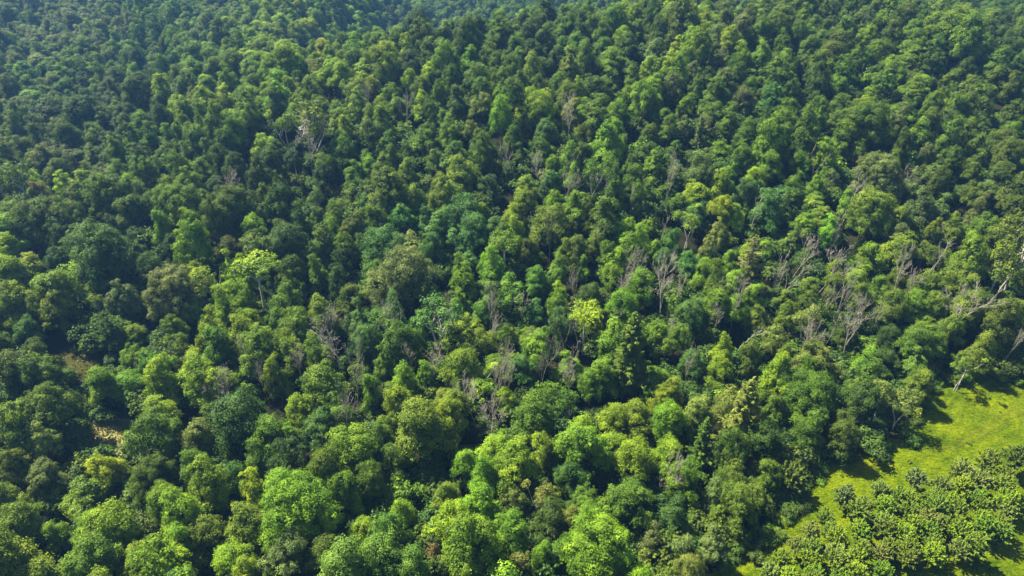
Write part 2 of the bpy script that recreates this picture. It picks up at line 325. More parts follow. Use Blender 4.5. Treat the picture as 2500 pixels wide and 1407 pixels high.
# ---------------------------------------------------------------- the trees the photograph lets one pick out: x, y of the crown in photo pixels, width in pixels, kind, colour, label ('' : described from its neighbours), short phrase for its neighbours' labels
T = [
(255,1150,84,'dome','YY','bright yellow round tree just below the sandy clearing','the bright yellow tree by the clearing'),
(610,1182,74,'oval','YY','narrow golden-yellow tree against the huge round green crown','the narrow golden tree'),
(728,1235,215,'dome','V','huge round deep green crown, broadest single dome of the lower woods','the huge round green dome'),
(726,1084,60,'dome','K','small pale yellowish round crown among dark trees above the huge dome','the small pale yellowish crown'),
(508,1290,112,'lobed','O','mustard-tinted olive crown with ragged top near the lower edge','the mustard-tinted crown'),
(436,1240,100,'oval','Y','pointed yellow-green tree rising over darker neighbours','the pointed yellow-green tree'),
(220,1350,140,'dome','MY','broad flat warm green dome close to the lower left corner','the broad dome in the corner'),
(385,1372,150,'lobed','Y','',''),(600,1390,80,'oval','Y','',''),
(100,1155,84,'dome','G','pale greyish green crown between dark trees at the left edge','the pale greyish crown'),
(96,1068,92,'lobed','K','khaki olive ragged crown left of the sandy clearing','the khaki crown left of the clearing'),
(128,985,116,'dome','DO','',''),
(252,932,80,'dome','MY','round warm green tree alone beside the dark grassy track','the round tree by the track'),
(484,915,115,'lobed','Y','sunlit yellow-green crown beside the grey leafless bushy tree','the sunlit crown beside the grey bushy tree'),
(792,948,130,'dome','O','broad olive-gold dome above the huge green dome','the olive-gold dome'),
(728,996,80,'dome','Y','',''),(580,1012,140,'dome','S','broad deep bluish green dome below the grey bushy tree','the broad bluish dome'),
(480,1055,100,'lobed','K','',''),(374,1046,124,'dome','M','',''),(780,1040,105,'dome','S','',''),
(560,1084,64,'dome','DO','',''),(632,1092,74,'oval','M','',''),(860,1085,140,'dome','MY','',''),
(192,1130,80,'bush','O','spiky olive bush at the lower end of the track','the spiky olive bush'),
(356,1176,84,'dome','DO','',''),(568,1165,85,'lobed','S','',''),(836,1184,104,'dome','MY','',''),(885,1300,100,'lobed','Y','',''),
(704,1350,130,'lobed','G','',''),(932,1356,140,'dome','L','',''),(800,1352,110,'dome','DO','',''),
(40,1276,110,'dome','O','',''),(36,1024,120,'dome','O','',''),(100,904,110,'dome','DO','',''),(36,892,110,'dome','DO','',''),
(130,745,94,'lobed','O','olive crown overhanging the black gap on the left','the olive crown by the black gap'),
(136,690,120,'dome','O','',''),(30,735,104,'dome','O','',''),(30,660,90,'dome','Y','',''),
(240,620,185,'dome','S','large dark bluish green crown above the black gap','the large dark crown above the gap'),
(262,790,62,'oval','D','slim dark tree standing in the mouth of the black gap','the slim dark tree in the gap'),
(236,735,44,'airy','O','small pale-topped olive tree leaning over the black gap','the pale-topped tree'),
(425,705,145,'dome','G','broad greyish green dome between two dark hollows','the broad greyish dome'),
(622,650,118,'umbrella','Y','yellow-green umbrella-shaped crown on a bare white trunk','the umbrella tree with the white trunk'),
(432,495,120,'lobed','MY','warm green many-lobed crown standing above a dark hollow','the many-lobed crown'),
(578,505,120,'lobed','DO','',''),(545,735,62,'oval','Y','',''),(700,595,115,'dome','S','',''),(716,655,84,'dome','D','',''),
(785,580,80,'oval','M','',''),(935,595,110,'dome','B','pale bluish green dome left of the grey-green giant','the pale bluish dome'),
(985,665,165,'dome','G','giant grey-green dome in the middle of the woods','the giant grey-green dome'),
(785,755,80,'oval','O','',''),(625,848,110,'dome','O','',''),(532,830,80,'oval','M','',''),(715,862,90,'dome','MY','',''),
(110,535,150,'dome','DO','',''),(25,560,110,'dome','MY','',''),(265,475,120,'dome','M','',''),(92,465,44,'oval','T','small brownish crown among dark domes at the left edge','the small brownish crown'),
(320,500,90,'dome','D','',''),
(946,455,104,'dome','DO','',''),(1078,470,62,'oval','O','olive crown with an orange-tinged top in mid slope','the orange-topped crown'),
(1150,560,88,'dome','B','misty blue-green round crown beside the tall yellow tree','the misty blue-green crown'),
(1052,600,64,'dome','B','small bright blue-green dome by the grey-green giant','the small blue-green dome'),
(1247,515,52,'oval','Y','tall slim yellow-green tree above the forked pale trunk','the tall slim yellow-green tree'),
(1232,585,84,'umbrella','MY','warm green crown carried high on a pale bare trunk','the high crown on the pale trunk'),
(1134,668,60,'oval','V','narrow vivid green column between dark neighbours','the narrow vivid column'),
(1203,640,60,'oval','V','',''),(1206,718,54,'airy','G','thin grey-leaved tree on a pale stem, left one of a pair','the thin grey-leaved pair'),
(1243,712,62,'airy','L','thin fresh green tree on a white forked stem, right one of a pair',''),
(1062,770,96,'airy','B','tall blue-green tree on three bare pale stems','the blue-green tree on bare stems'),
(1530,600,78,'oval','V','vivid green cone of a tree with a yellow tip','the vivid green cone'),
(1566,690,84,'dome','V','vivid round crown touching the great bare tree','the vivid crown by the great bare tree'),
(1520,742,86,'dome','V','bright round green crown under the pinkish bare tree','the bright crown under the bare tree'),
(1430,765,92,'umbrella','Y','flat yellow-green crown above crooked bare trunks','the flat crown over crooked trunks'),
(1540,860,140,'conifer','DO','tall olive spruce-like conifer, the largest conifer in the woods','the tall olive conifer'),
(1650,825,68,'dome','MY','',''),(1312,840,92,'dome','V','bright green dome above the pale mint-green tree','the bright green dome'),
(1275,895,72,'dome','B','pale mint-green crown between two bare grey trees','the pale mint-green crown'),
(1180,830,72,'dome','O','',''),(1236,825,60,'dome','O','',''),(1042,908,60,'lobed','V','small lime-bright crown in front of dark trees','the small lime crown'),
(1130,890,108,'dome','MY','',''),(975,830,108,'dome','M','',''),(898,825,84,'dome','B','',''),(922,768,62,'umbrella','L','small light green canopy over bare grey stems','the small canopy over grey stems'),
(1350,965,60,'airy','MY','airy tree with a white trunk, in front of the mint-green crown','the airy white-trunked tree'),(1380,985,60,'airy','M','airy tree with a forked grey trunk beside the airy white-trunked one',''),
(1345,540,100,'dome','O','',''),(1400,490,60,'oval','MY','',''),(1485,515,84,'oval','M','',''),(1412,600,60,'oval','DO','',''),
(1762,505,64,'dome','YY','tree with scattered yellow flecks halfway up the right slope','the yellow-flecked tree'),
(1880,500,62,'oval','B','',''),(1962,545,62,'dome','V','vivid green ball of leaves above the leaning grey trunks','the vivid ball above the leaning trunks'),
(2130,515,128,'dome','O','broad olive dome high on the right slope','the broad olive dome'),
(2125,622,72,'dome','Y','small yellow-green dome below the broad olive dome','the small yellow-green dome'),
(2340,675,92,'dome','O','olive dome behind the big bushy grey tree','the olive dome behind the grey tree'),
(1835,625,104,'pine','K','drooping khaki pine with long bare boughs','the drooping khaki pine'),
(1795,752,72,'dome','V','vivid round crown right of the great bare tree','the vivid crown right of the bare tree'),
(1850,775,64,'lobed','O','olive crown with an orange tip beside the vivid round one','the orange-tipped crown'),
(1745,735,80,'dome','MY','',''),(1680,770,84,'dome','B','',''),(1975,775,70,'airy','K','thin pale khaki tree with a grey stem','the thin khaki tree'),
(2230,740,84,'dome','MY','',''),(2240,832,84,'dome','M','',''),(2320,805,70,'dome','O','',''),
(1985,880,100,'dome','K','khaki dome on the lower right slope','the khaki dome'),
(2165,882,72,'dome','D','',''),(2235,892,50,'dome','M','',''),(1757,902,84,'lobed','Y','bright yellow-green streaked crown right of the tall olive conifer','the bright streaked crown'),
(2360,893,50,'airy','O','',''),(1965,965,160,'dome','M','big broad green tree standing above the dark hollow near the meadow','the big broad tree near the meadow'),
(1816,1015,140,'conifer','K','golden khaki conifer with star-like tiers near the meadow','the golden conifer'),
(1716,1076,78,'conifer','M','dark green feathery conifer left of the golden one','the feathery green conifer'),
(1862,1068,110,'dome','D','',''),
(2158,965,74,'airy','K','khaki tree with a white trunk at the corner of the meadow','the white-trunked tree by the meadow'),
(2210,975,64,'airy','K','second khaki airy tree, touching the shaded edge of the meadow',''),
(2240,930,74,'dome','O','',''),
(2060,1060,84,'dome','DO','dense dark olive tree on the meadow edge below the big broad tree','the dense tree on the meadow edge'),
(2130,1070,84,'bush','D','broad dark bush at the foot of the white-trunked meadow tree',''),
(2385,960,1,'skip','','',''),
(1930,1165,84,'tufted','DO','lone dark olive tufted tree on the meadow edge','the lone tufted tree'),
(1808,1215,118,'lobed','O','broad olive tree between the woods and the grass strip','the broad olive tree by the grass strip'),
(1790,1150,74,'oval','DO','',''),(1748,1190,60,'oval','G','',''),
(1740,1300,96,'bush','DO','low olive bush beside the shaded end of the grass strip','the low olive bush'),
(1672,1330,56,'airy','G','thin grey-green tree at the lower end of the grass strip','the thin grey-green tree'),(1690,1388,84,'dome','K','',''),
(1550,1115,110,'dome','Y','',''),(1668,1160,104,'lobed','MY','',''),
(1455,1325,220,'lobed','V','huge vivid green spreading tree at the lower edge, brightest big crown','the huge vivid spreading tree'),
(1650,1250,70,'oval','S','',''),
(1134,1124,84,'lobed','V','small emerald star-shaped crown, brightest green of the lower middle','the small emerald crown'),
(1250,1124,134,'lobed','Y','wide yellow-green crown right of the small emerald one','the wide crown beside the emerald one'),
(1326,1100,84,'dome','Y','',''),(1430,1084,134,'dome','MY','broad warm green dome below the pair of airy trees','the broad warm dome'),
(1502,1018,94,'dome','Y','pale yellow-green dome left of the conifers','the pale yellow-green dome'),
(1322,1208,60,'airy','K','small khaki tree on a bare stem in a dark gap','the small khaki tree in a gap'),
(1090,1196,64,'oval','O','narrow brownish olive tree in the lower middle','the narrow brownish olive tree'),
(974,1240,64,'oval','Y','',''),(1098,1360,64,'dome','YY','small yellow crown close to the bottom edge','the small yellow crown'),
(1054,1350,44,'oval','T','slim orange-brown tree beside the small yellow crown','the slim orange-brown tree'),
(1240,1292,124,'lobed','MY','',''),(1270,1364,54,'airy','K','pale khaki airy treetop near the bottom edge','the pale khaki treetop'),
(1398,1268,74,'dome','K','reddish khaki crown beside the huge vivid spreading tree','the reddish khaki crown'),
(1322,1350,60,'oval','V','',''),(1030,1040,150,'dome','O','great olive-gold dome with many small lobes in the lower middle','the great olive-gold dome'),
(974,976,94,'lobed','Y','',''),(1110,985,84,'dome','O','',''),(1230,968,74,'lobed','Y','',''),
(1442,932,74,'dome','MY','',''),(1602,944,64,'lobed','V','',''),(1630,1020,96,'dome','V','',''),(1400,1165,84,'dome','S','',''),
(1430,1224,84,'dome','M','',''),(1530,1225,130,'dome','M','',''),(970,1108,84,'dome','M','',''),
# upper slope and far woods
(748,75,72,'dome','Y','',''),(888,60,52,'oval','MY','',''),(860,102,56,'oval','MY','',''),(920,112,82,'dome','MY','',''),(935,155,112,'dome','Y','',''),
(678,212,74,'oval','V','',''),(500,240,86,'lobed','Y','',''),(760,285,92,'airy','O','airy olive tree over a tangle of bare grey branches','the airy tree over grey branches'),
(560,310,82,'dome','MY','',''),(475,345,82,'dome','M','',''),(600,255,64,'oval','MY','',''),(450,115,82,'dome','M','',''),(200,275,100,'dome','D','',''),(340,225,100,'dome','D','',''),
(700,140,80,'dome','Y','',''),(840,182,80,'lobed','Y','',''),(1314,265,104,'dome','Y','yellowish olive dome high in the middle of the slope','the yellowish dome high on the slope'),
(1330,318,62,'dome','B','blue-green dome under the yellowish one','the high blue-green dome'),(1254,357,34,'bush','YY','',''),
(1486,325,74,'oval','V','vivid green tree high on the slope below a dark gap','the high vivid tree'),
(1388,228,62,'dome','O','',''),(1572,240,82,'dome','MY','',''),(1145,135,52,'oval','V','',''),(1228,72,66,'dome','M','',''),(938,285,62,'oval','MY','',''),(1178,250,60,'dome','K','',''),
(1697,92,72,'dome','Y','',''),(2110,300,130,'dome','M','',''),(2340,75,130,'dome','O','',''),(1885,235,64,'dome','B','',''),(1884,400,68,'dome','MY','',''),(1812,385,68,'dome','M','',''),
(2150,425,125,'dome','G','',''),(1708,325,44,'conifer','G','',''),(1735,152,34,'conifer','G','',''),
]
# plantation beyond the meadow's near side
PL = [(2062,1212,56,'G'),(2236,1170,58,'G'),(2150,1200,54,'K'),(2108,1236,50,'K'),(2016,1268,52,'O'),(1978,1300,52,'K'),(1946,1334,52,'K'),(1908,1368,56,'O'),(1880,1400,58,'K'),(2350,1150,62,'K'),(2412,1130,66,'O'),(2484,1120,76,'DO'),
 (2300,1190,60,'K'),(2195,1215,56,'O')]
for rr_ in range(6):
    for cc_ in range(10):
        X = 2045+cc_*59+(rr_ % 2)*26-rr_*30+((cc_*37+rr_*53) % 17-8)*1.4; Y = 1268+rr_*36-cc_*15+((cc_*29+rr_*31) % 13-6)*1.6
        if X > 2478 or X < 1850 or X+Y*1.15 < 3505: continue
        PL.append((X, Y, 52+((cc_*13+rr_*7) % 5)*4, ['O', 'Y', 'MY', 'O', 'K', 'O', 'Y'][(cc_*3+rr_*5) % 7]))
for x, y, ww, c in PL:
    T.append((x, y, ww, 'tufted', c, '', ''))
# bare and dying trees: x, y of the middle of the branches, width, kind, lean, label, short phrase
DEADS = [
(556,935,74,'twiggy',0,'grey leafless bushy tree beside a sunlit crown in the lower left woods','the grey bushy tree'),
(852,1026,50,'dead',0,'small grey bare tree against deep bluish crowns',''),
(812,815,72,'twiggy',0,'grey bare many-stemmed tree below an olive crown',''),
(640,705,40,'snag',-.1,'bare white leaning stem beside the umbrella tree',''),
(1500,682,60,'dead',0,'pinkish grey bare tree above a bright round crown','the pinkish bare tree'),
(1620,680,84,'dead',.1,'great bare grey-brown tree with a wide fan of branches, tallest dead tree','the great bare tree'),
(1220,905,50,'dead',0,'small silver bare tree left of the pale mint-green crown','the small silver bare tree'),
(1318,915,52,'dead',0,'silver bare tree with antler-like branches right of the mint-green crown','the antler-like bare tree'),
(1388,905,50,'dead',0,'third bare grey tree of the row beside the mint-green crown',''),
(1172,1010,64,'dead',.05,'tan bare branching tree beside the great olive-gold dome','the tan bare tree'),
(1160,950,50,'dead',0,'pinkish bare forks just above the tan bare tree',''),
(1925,650,64,'snag',.35,'long grey trunk leaning right below the vivid ball of leaves','the long leaning trunk'),
(1950,610,60,'dead',.3,'leaning bare tree with forked top right under the vivid ball',''),
(2020,632,56,'dead',.35,'leaning pale bare tree between olive crowns','the leaning pale bare tree'),
(2070,490,50,'dead',.1,'grey bare tree beside the broad olive dome',''),
(2258,605,56,'snag',.35,'thin pale trunk leaning right on the upper right slope','the thin leaning trunk'),
(2195,668,50,'dead',.1,'brownish bare tree between the yellow-green dome and the big bushy grey one',''),
(2360,728,100,'twiggy',.1,'big bushy grey dead tree with dense silvery twigs','the big bushy grey tree'),
(2466,850,34,'dead',.12,'white bare snag leaning over the far edge of the meadow','the white snag'),
(2040,745,50,'dead',.15,'bare grey stems between warm green crowns right of the thin khaki tree',''),
(2075,800,50,'dead',.4,'pale bare tree leaning right above the khaki dome',''),
(1950,830,50,'dead',.1,'grey bare tree just left of the thin khaki tree',''),
(745,325,78,'twiggy',-.1,'tangle of bare grey branches on the upper left slope','the bare tangle'),
(712,392,40,'snag',0,'single pale bare trunk on the upper left slope',''),
(1386,275,40,'dead',0,'grey bare tree below the high olive dome',''),
(990,268,46,'dead',0,'grey bare tree high in the upper middle slope',''),
(890,240,40,'dead',0,'whitish bare branches near the top left of the slope',''),
(1322,408,34,'twiggy',0,'small pinkish tan leafless tree in mid slope','the pinkish tan tree'),
(1235,405,30,'twiggy',0,'narrow pinkish tan dying tree left of its twin',''),
(1382,445,40,'dead',0,'tall grey-pink bare stems below the pinkish tan tree',''),
(265,450,56,'twiggy',0,'grey twiggy treetop among dark domes at the left',''),
(578,455,44,'twiggy',0,'grey-brown twigs poking above the feathery dark olive crown',''),
(1990,390,44,'snag',.25,'white curved bare trunk high on the right slope',''),
(1640,1165,60,'twiggy',0,'dark brown dead bush-like tree in the lower right woods','the dark brown dead tree'),
(940,790,56,'dead',0,'purplish grey bare stems under the small light canopy',''),
(985,780,50,'snag',-.3,'bare grey pole leaning left of the blue-green tree on bare stems',''),
(865,935,44,'dead',0,'small pale bare fork right of the olive-gold dome',''),
(1345,600,34,'dead',0,'small pale dying tree below the olive crown in mid slope',''),
(1430,575,30,'snag',0,'thin pale snag left of the vivid green cone',''),
(1185,690,30,'snag',0,'short pale stem beside the narrow vivid column',''),
(1835,500,36,'snag',.1,'short bare pole in the middle of the right slope',''),
(2210,460,40,'twiggy',0,'brownish twigs high on the right slope',''),
(1415,820,44,'snag',0,'crooked white trunk under the flat yellow-green crown',''),
(1378,815,44,'snag',0,'straight grey trunk left of the crooked white one',''),
]

dg_ = random.Random(21)
for k_ in range(46):
    cxp, cyp, sp = [(1950,640,170),(1620,720,130),(2100,760,170),(1150,830,190),(1330,930,130),(1400,480,190),(800,800,130),(1750,850,140)][k_ % 8]
    DEADS.append((cxp+dg_.gauss(0, sp), cyp+dg_.gauss(0, sp*.45), dg_.uniform(26, 46), dg_.choice(['dead', 'dead', 'snag', 'twiggy']), dg_.uniform(-.05, .14), '', ''))
def world_of(px, py, wpx, P):
    st = {}
    def lift(t):
        s = wpx*t/FPX/P['W']; st['s'] = s; return P['zc']*s**.75
    x, y, t = hit(px, py, lift); return x, y, st['s'], st['s']**.75
rng = np.random.default_rng(7); rnd = random.Random(5)
trees = []        # dict x,y,sx,sz,kind,proto,c(tint),code,label,short,rz
def tint_of(code, g, jit=.10):
    c = np.array(TINT[code]); v = 1+g.normal()*jit; return tuple(np.clip(c*v*(1+g.normal(size=3)*.05), .01, .6))
cnt = {}
for x, y, ww, k, c, lab, short in T:
    if k == 'skip': continue
    if k in ('dome', 'lobed') and ww*hit(x, y, 9)[2]/FPX > 11.8: k = 'grand'
    i = cnt.get(k, 0); cnt[k] = i+1; P = PROTO[k][i % len(PROTO[k])]
    wx, wy, sx, sz = world_of(x, y, ww*(.96 if k != 'tufted' else 1.02), P)
    trees.append(dict(x=wx, y=wy, sx=sx, sz=sz, P=P, code=c, tint=tint_of(c, rng, .05), label=lab, short=short, rz=rng.uniform(0, 6.28), px=x, py=y, w=ww, own=True, lean=0))
for x, y, ww, k, lean, lab, short in DEADS:
    i = cnt.get(k, 0); cnt[k] = i+1; P = PROTO[k][i % len(PROTO[k])]; wx, wy, sx, sz = world_of(x, y, ww*(1.12 if lab else .95), P)
    trees.append(dict(x=wx, y=wy, sx=sx, sz=min(max(sz, .85 if lab else .72), 1.15), P=P, code='', tint=(.3, .3, .3), label=lab, short=short, rz=0 if lean else rng.uniform(0, 6.28), px=x, py=y, w=ww, own=True, lean=max(-.15, min(lean*.55, .2))))

# open ground, as seen in the photo and carried down onto the terrain
MEADOW_PX = [(2262,932),(2350,922),(2500,925),(2750,950),(2900,1700),(1650,1700),(1700,1450),(1760,1385),(1850,1320),(1890,1255),(1930,1205),(1975,1130),(2085,1112),(2200,1075),(2215,1010),(2245,965)]
SAND_PX = [(212,1045),(250,1028),(330,1030),(345,1060),(300,1100),(262,1125),(232,1130),(215,1095)]
TRACK_PX = [(168,850),(205,850),(228,940),(235,1040),(222,1110),(180,1110),(196,1030),(190,940)]
GAP_PX = [(164,760),(222,738),(236,860),(214,925),(172,905),(158,820)]
SEE_MEADOW = [(2262,940),(2350,930),(2500,940),(2500,1100),(2380,1115),(2150,1160),(2020,1230),(1900,1290),(1850,1370),(1800,1407),(1740,1407),(1850,1330),(1895,1260),(1940,1205),(1990,1125),(2085,1112),(2215,1075),(2225,1010),(2250,960)]
def ground_poly(pp): return [hit(a, b)[:2] for a, b in pp]
MEADOW, SAND, TRACK = ground_poly(MEADOW_PX), ground_poly(SAND_PX), ground_poly(TRACK_PX)

# the rest of the woods: scattered with a least distance, denser and slimmer in the middle of the slope
own = np.array([[t['x'], t['y'], t['P']['W']*t['sx']/2, t['px'], t['py'], t['w']] for t in trees])
deadm = np.array([not t['code'] for t in trees])
n = 90000; cx = rng.uniform(-330, 330, n); cy = 34+586*rng.uniform(0, 1, n)**.85
cell = {}; fill_ = []
hz = height(cx, cy); fpx, fpy, fd = project(cx, cy, hz+9)
ok0 = (np.abs(cx) < cy*.80+105) & (fpy > -200) & ~inpoly(cx, cy, MEADOW) & ~inpoly(cx, cy, SAND) & ~inpoly(cx, cy, TRACK)
code_pts = np.array([[t['px'], t['py']] for t in trees if t['code']]); codes = [t['code'] for t in trees if t['code']]
CTRL = [(200,1330,'Y'),(90,1180,'O'),(330,1200,'O'),(250,1000,'Y'),(60,820,'O'),(100,30,'G'),(300,60,'G'),(500,40,'M'),(60,150,'G'),(250,160,'M'),(600,130,'M'),(100,230,'M'),(60,330,'DO'),(250,350,'DO'),(400,300,'D'),(150,400,'DO'),(350,400,'M'),(1000,60,'S'),(1050,15,'S'),(1080,180,'M'),(1300,60,'D'),  # top-left greens paled, far valley greens blued: haze and shade put into tint
 (1300,160,'M'),(1450,100,'M'),(1500,180,'M'),(1600,60,'M'),(1800,60,'DO'),(1900,130,'M'),(2050,60,'DO'),(2200,50,'M'),(2450,50,'D'),(2450,150,'M'),(2000,200,'M'),(2250,220,'MY'),(2400,250,'DO'),(1750,220,'M'),(1650,300,'M'),
 (1250,420,'B'),(1100,420,'B'),(1000,370,'B'),(1600,420,'M'),(1700,450,'B'),(1550,520,'M'),(1650,600,'B'),(2300,350,'DO'),(2450,400,'DO'),(2300,450,'G'),(2400,550,'DO'),(2450,650,'DO'),(2430,780,'O'),(2100,700,'DO'),
 (850,350,'M'),(650,400,'D'),(850,450,'M'),(700,480,'D'),(350,600,'D'),(480,620,'D'),(50,800,'DO'),(380,800,'MY'),(450,850,'MY'),(650,780,'M'),(850,680,'S'),(1450,850,'S'),(1300,760,'S'),(1100,1280,'MY'),(1180,1180,'M'),(150,1250,'MY'),(300,1250,'O'),(60,1370,'Y'),(300,1130,'DO'),(380,1300,'MY'),(560,1330,'Y'),(480,1180,'MY'),(650,1150,'MY'),(60,950,'DO'),(70,1120,'O'),(700,1290,'MY'),(1000,1180,'MY'),(1150,1240,'Y'),(1330,1180,'MY'),(900,1130,'Y'),(1250,1200,'V'),(1150,1300,'V'),(1550,1300,'V'),(1350,1050,'Y'),(1600,1100,'MY'),(1050,1100,'MY'),(1380,1180,'Y'),(1000,1320,'L'),(1560,1180,'V'),(400,930,'Y'),(330,880,'MY'),
 (1600,1350,'D'),(1900,800,'DO'),(2050,950,'D'),(2100,820,'DO')]
code_pts = np.concatenate([code_pts, np.array([c[:2] for c in CTRL], float)]); codes += [c[2] for c in CTRL]
order = np.where(ok0)[0]
for i in order:
    x, y = cx[i], cy[i]
    mid = math.exp(-((fpx[i]-1500)/700)**2-((fpy[i]-620)/260)**2)
    far = float(S((y-170)/110))*(1-mid)
    rmin = (5.7-1.35*mid)*(1+.16*float(S((y-190)/130)))+0.5*math.sin(x*.08)*math.cos(y*.06)
    gx, gy = int(x//8), int(y//8); bad = False
    for a in (-1, 0, 1):
        for b in (-1, 0, 1):
            for (qx, qy, qr) in cell.get((gx+a, gy+b), ()):
                if (qx-x)**2+(qy-y)**2 < ((rmin+qr)/2)**2: bad = True; break
            if bad: break
        if bad: break
    if bad or math.sin(x*.21+2*math.sin(y*.05))+math.sin(y*.19+1.7*math.sin(x*.06)) > 1.72: continue
    d2 = np.hypot(own[:, 0]-x, own[:, 1]-y)
    if (d2 < own[:, 2]*.60+rmin*.28).any(): continue
    W = rmin*(rng.uniform(.95, 1.45) if rng.uniform() < .88 else rng.uniform(1.5, 1.85)); kind = rng.choice(['dome', 'lobed', 'oval', 'airy'], p=[.30-.18*mid+.27*far, .30-.05*mid, .36+.12*mid-.27*far, .04+.11*mid])
    if kind == 'oval': W *= .8
    P = PROTO[kind][rng.integers(len(PROTO[kind]))]; sx = W/P['W']; sz = sx**.6*rng.uniform(.76, 1.2)*(1+.12*math.sin(x*.07+y*.04)+.08*math.sin(x*.15-y*.12))
    # keep the sight lines to the picked-out crowns, the meadow and the clearing open
    zc = float(height(x, y))+P['zc']*sz; qx, qy, qd = project(x, y, zc); wpx = W*FPX/qd; hpx = wpx*.52
    dpx, dpy = own[:, 3]-qx, own[:, 4]-qy
    front = own[:, 1] > y+.5
    if (front & deadm & (np.hypot(dpx*1.2, dpy) < own[:, 5]*.62+wpx*.42)).any(): continue
    if (front & (np.hypot(dpx, dpy) < own[:, 5]*.32+wpx*.36)).any() and -50 < qx < 2550 and qy < 1450:
        if rng.uniform() < .85: continue
    if polydist(np.array([x]), np.array([y]), SAND)[0] < 5.0 or polydist(np.array([x]), np.array([y]), TRACK)[0] < 3.0: continue
    hit_open = False
    for poly, mg in ((SEE_MEADOW, .6), (SAND_PX, .75), (TRACK_PX, .75), (GAP_PX, .85)):
        if inpoly(qx, qy, poly) or polydist(np.array([qx]), np.array([qy]), poly)[0] < wpx*mg: hit_open = True
    if hit_open: continue
    dd = np.hypot(code_pts[:, 0]-qx, (code_pts[:, 1]-qy)*1.3); k3 = np.argsort(dd)[:4]; pw = 1/(dd[k3]+40)**1.3; code = codes[rng.choice(k3, p=pw/pw.sum())]
    if code in ('YY', 'T'): code = 'Y' if rng.uniform() < .5 else 'O'
    if rng.uniform() < .08: code = ['M', 'MY', 'D', 'DO', 'B', 'Y', 'L'][rng.integers(7)]
    if qy < 420 and code in ('V', 'L'): code = 'MY'
    if qy < 420 and code in ('B', 'K'): code = 'M'
    if kind == 'airy' and qy < 300: kind = 'oval'; P = PROTO[kind][0]
    cell.setdefault((gx, gy), []).append((x, y, rmin))
    fill_.append(dict(x=x, y=y, sx=sx, sz=sz, P=P, code=code, tint=tint_of(code, rng, .13), label='', short='', rz=rng.uniform(0, 6.28), px=qx, py=qy, w=wpx, own=False, lean=0))
print("picked-out trees", len(trees), "others", len(fill_))

# ---------------------------------------------------------------- which trees stand as objects of their own
BROAD = ('dome', 'lobed', 'oval', 'airy', 'umbrella', 'grand')
def infr(t, m=0): return -m-t['w']*.35 < t['px'] < 2500+m+t['w']*.35 and -20 < t['py'] < 1407+t['w']*.4
broad = [t for t in trees+fill_ if t['P']['kind'] in BROAD and infr(t)]
broad.sort(key=lambda t: -(t['w']*(1.25 if t['own'] else 1.0)*(1.6 if t['label'] else 1.0)))
single = broad[:300]; ids = {id(t) for t in single}
single += [t for t in trees if t['P']['kind'] not in BROAD]
ids |= {id(t) for t in single}
rest = [t for t in trees+fill_ if id(t) not in ids]

SIZE = lambda t: 'small' if t['w'] < 72 else ('broad' if t['w'] > 125 else '')
SHAPE = {'dome': 'rounded', 'lobed': 'lumpy', 'oval': 'narrow', 'airy': 'thin-leaved', 'umbrella': 'flat-topped', 'grand': 'domed', 'bush': 'low bushy', 'tufted': 'tufted', 'conifer': 'conifer', 'pine': 'pine', 'dead': 'bare branching', 'snag': 'slim bare', 'twiggy': 'bare twiggy'}
anchors = [t for t in single if t['short']]
def direction(dx, dy):
    a = math.degrees(math.atan2(-dy, dx)) % 360
    return ['right of', 'up and right from', 'above', 'up and left from', 'left of', 'down and left from', 'below', 'down and right from'][int((a+22.5)//45) % 8]
slots = {}
plant = [t for t in single if t['P']['kind'] == 'tufted' and not t['label']]
for t in single:
    if t['label'] or t in plant: continue
    best = sorted(anchors, key=lambda a: math.hypot(a['px']-t['px'], a['py']-t['py']))[:3]
    opts = [(len(slots.get((id(a), direction(t['px']-a['px'], t['py']-a['py'])), ())), math.hypot(a['px']-t['px'], a['py']-t['py']), k) for k, a in enumerate(best)]
    a = best[min(opts, key=lambda o: (o[1]+o[0]*60))[2]]
    slots.setdefault((id(a), direction(t['px']-a['px'], t['py']-a['py'])), []).append((math.hypot(a['px']-t['px'], a['py']-t['py']), t, a))
ORD = ['', 'second', 'third', 'fourth', 'fifth', 'sixth', 'seventh', 'eighth', 'ninth', 'tenth', 'eleventh', 'twelfth', 'thirteenth']
for (_, dr), L in slots.items():
    L.sort(key=lambda e: e[0])
    for k, (_, t, a) in enumerate(L):
        body = ' '.join(x for x in [SIZE(t), CWORD.get(t['code'], 'grey'), SHAPE[t['P']['kind']], 'tree'] if x)
        if t['P']['kind'] in ('dome', 'lobed') and len(a['short'].split()) > 4: body = ' '.join(x for x in [SIZE(t), CWORD.get(t['code'], 'grey'), 'tree'] if x)
        if len((body+' '+dr+' '+a['short']).split()) > 15: body = ' '.join(x for x in [CWORD.get(t['code'], 'grey'), 'tree'] if x)
        o = ('first ' if len(L) > 1 and k == 0 else (ORD[k]+' ' if k else ''))
        t['label'] = (o+body+' '+dr+' '+a['short']) if o else (body+' just '+dr+' '+a['short'])
# plantation: rows counted from the grass strip
plant.sort(key=lambda t: -t['y']); NUM = ['first', 'second', 'third', 'fourth', 'fifth', 'sixth', 'seventh']
rows = [plant[i:i+9] for i in range(0, len(plant), 9)]; NUM += ['eighth', 'ninth']
for r, row in enumerate(rows):
    row.sort(key=lambda t: t['px'])
    for k, t in enumerate(row):
        t['label'] = f"{CWORD[t['code']]} tufted plantation tree, {NUM[k]} from left in the {'nearest' if r == 0 else NUM[r]} row to the meadow" if r < len(rows)-1 else f"{CWORD[t['code']]} tufted plantation tree, {NUM[k]} from left at the bottom edge"

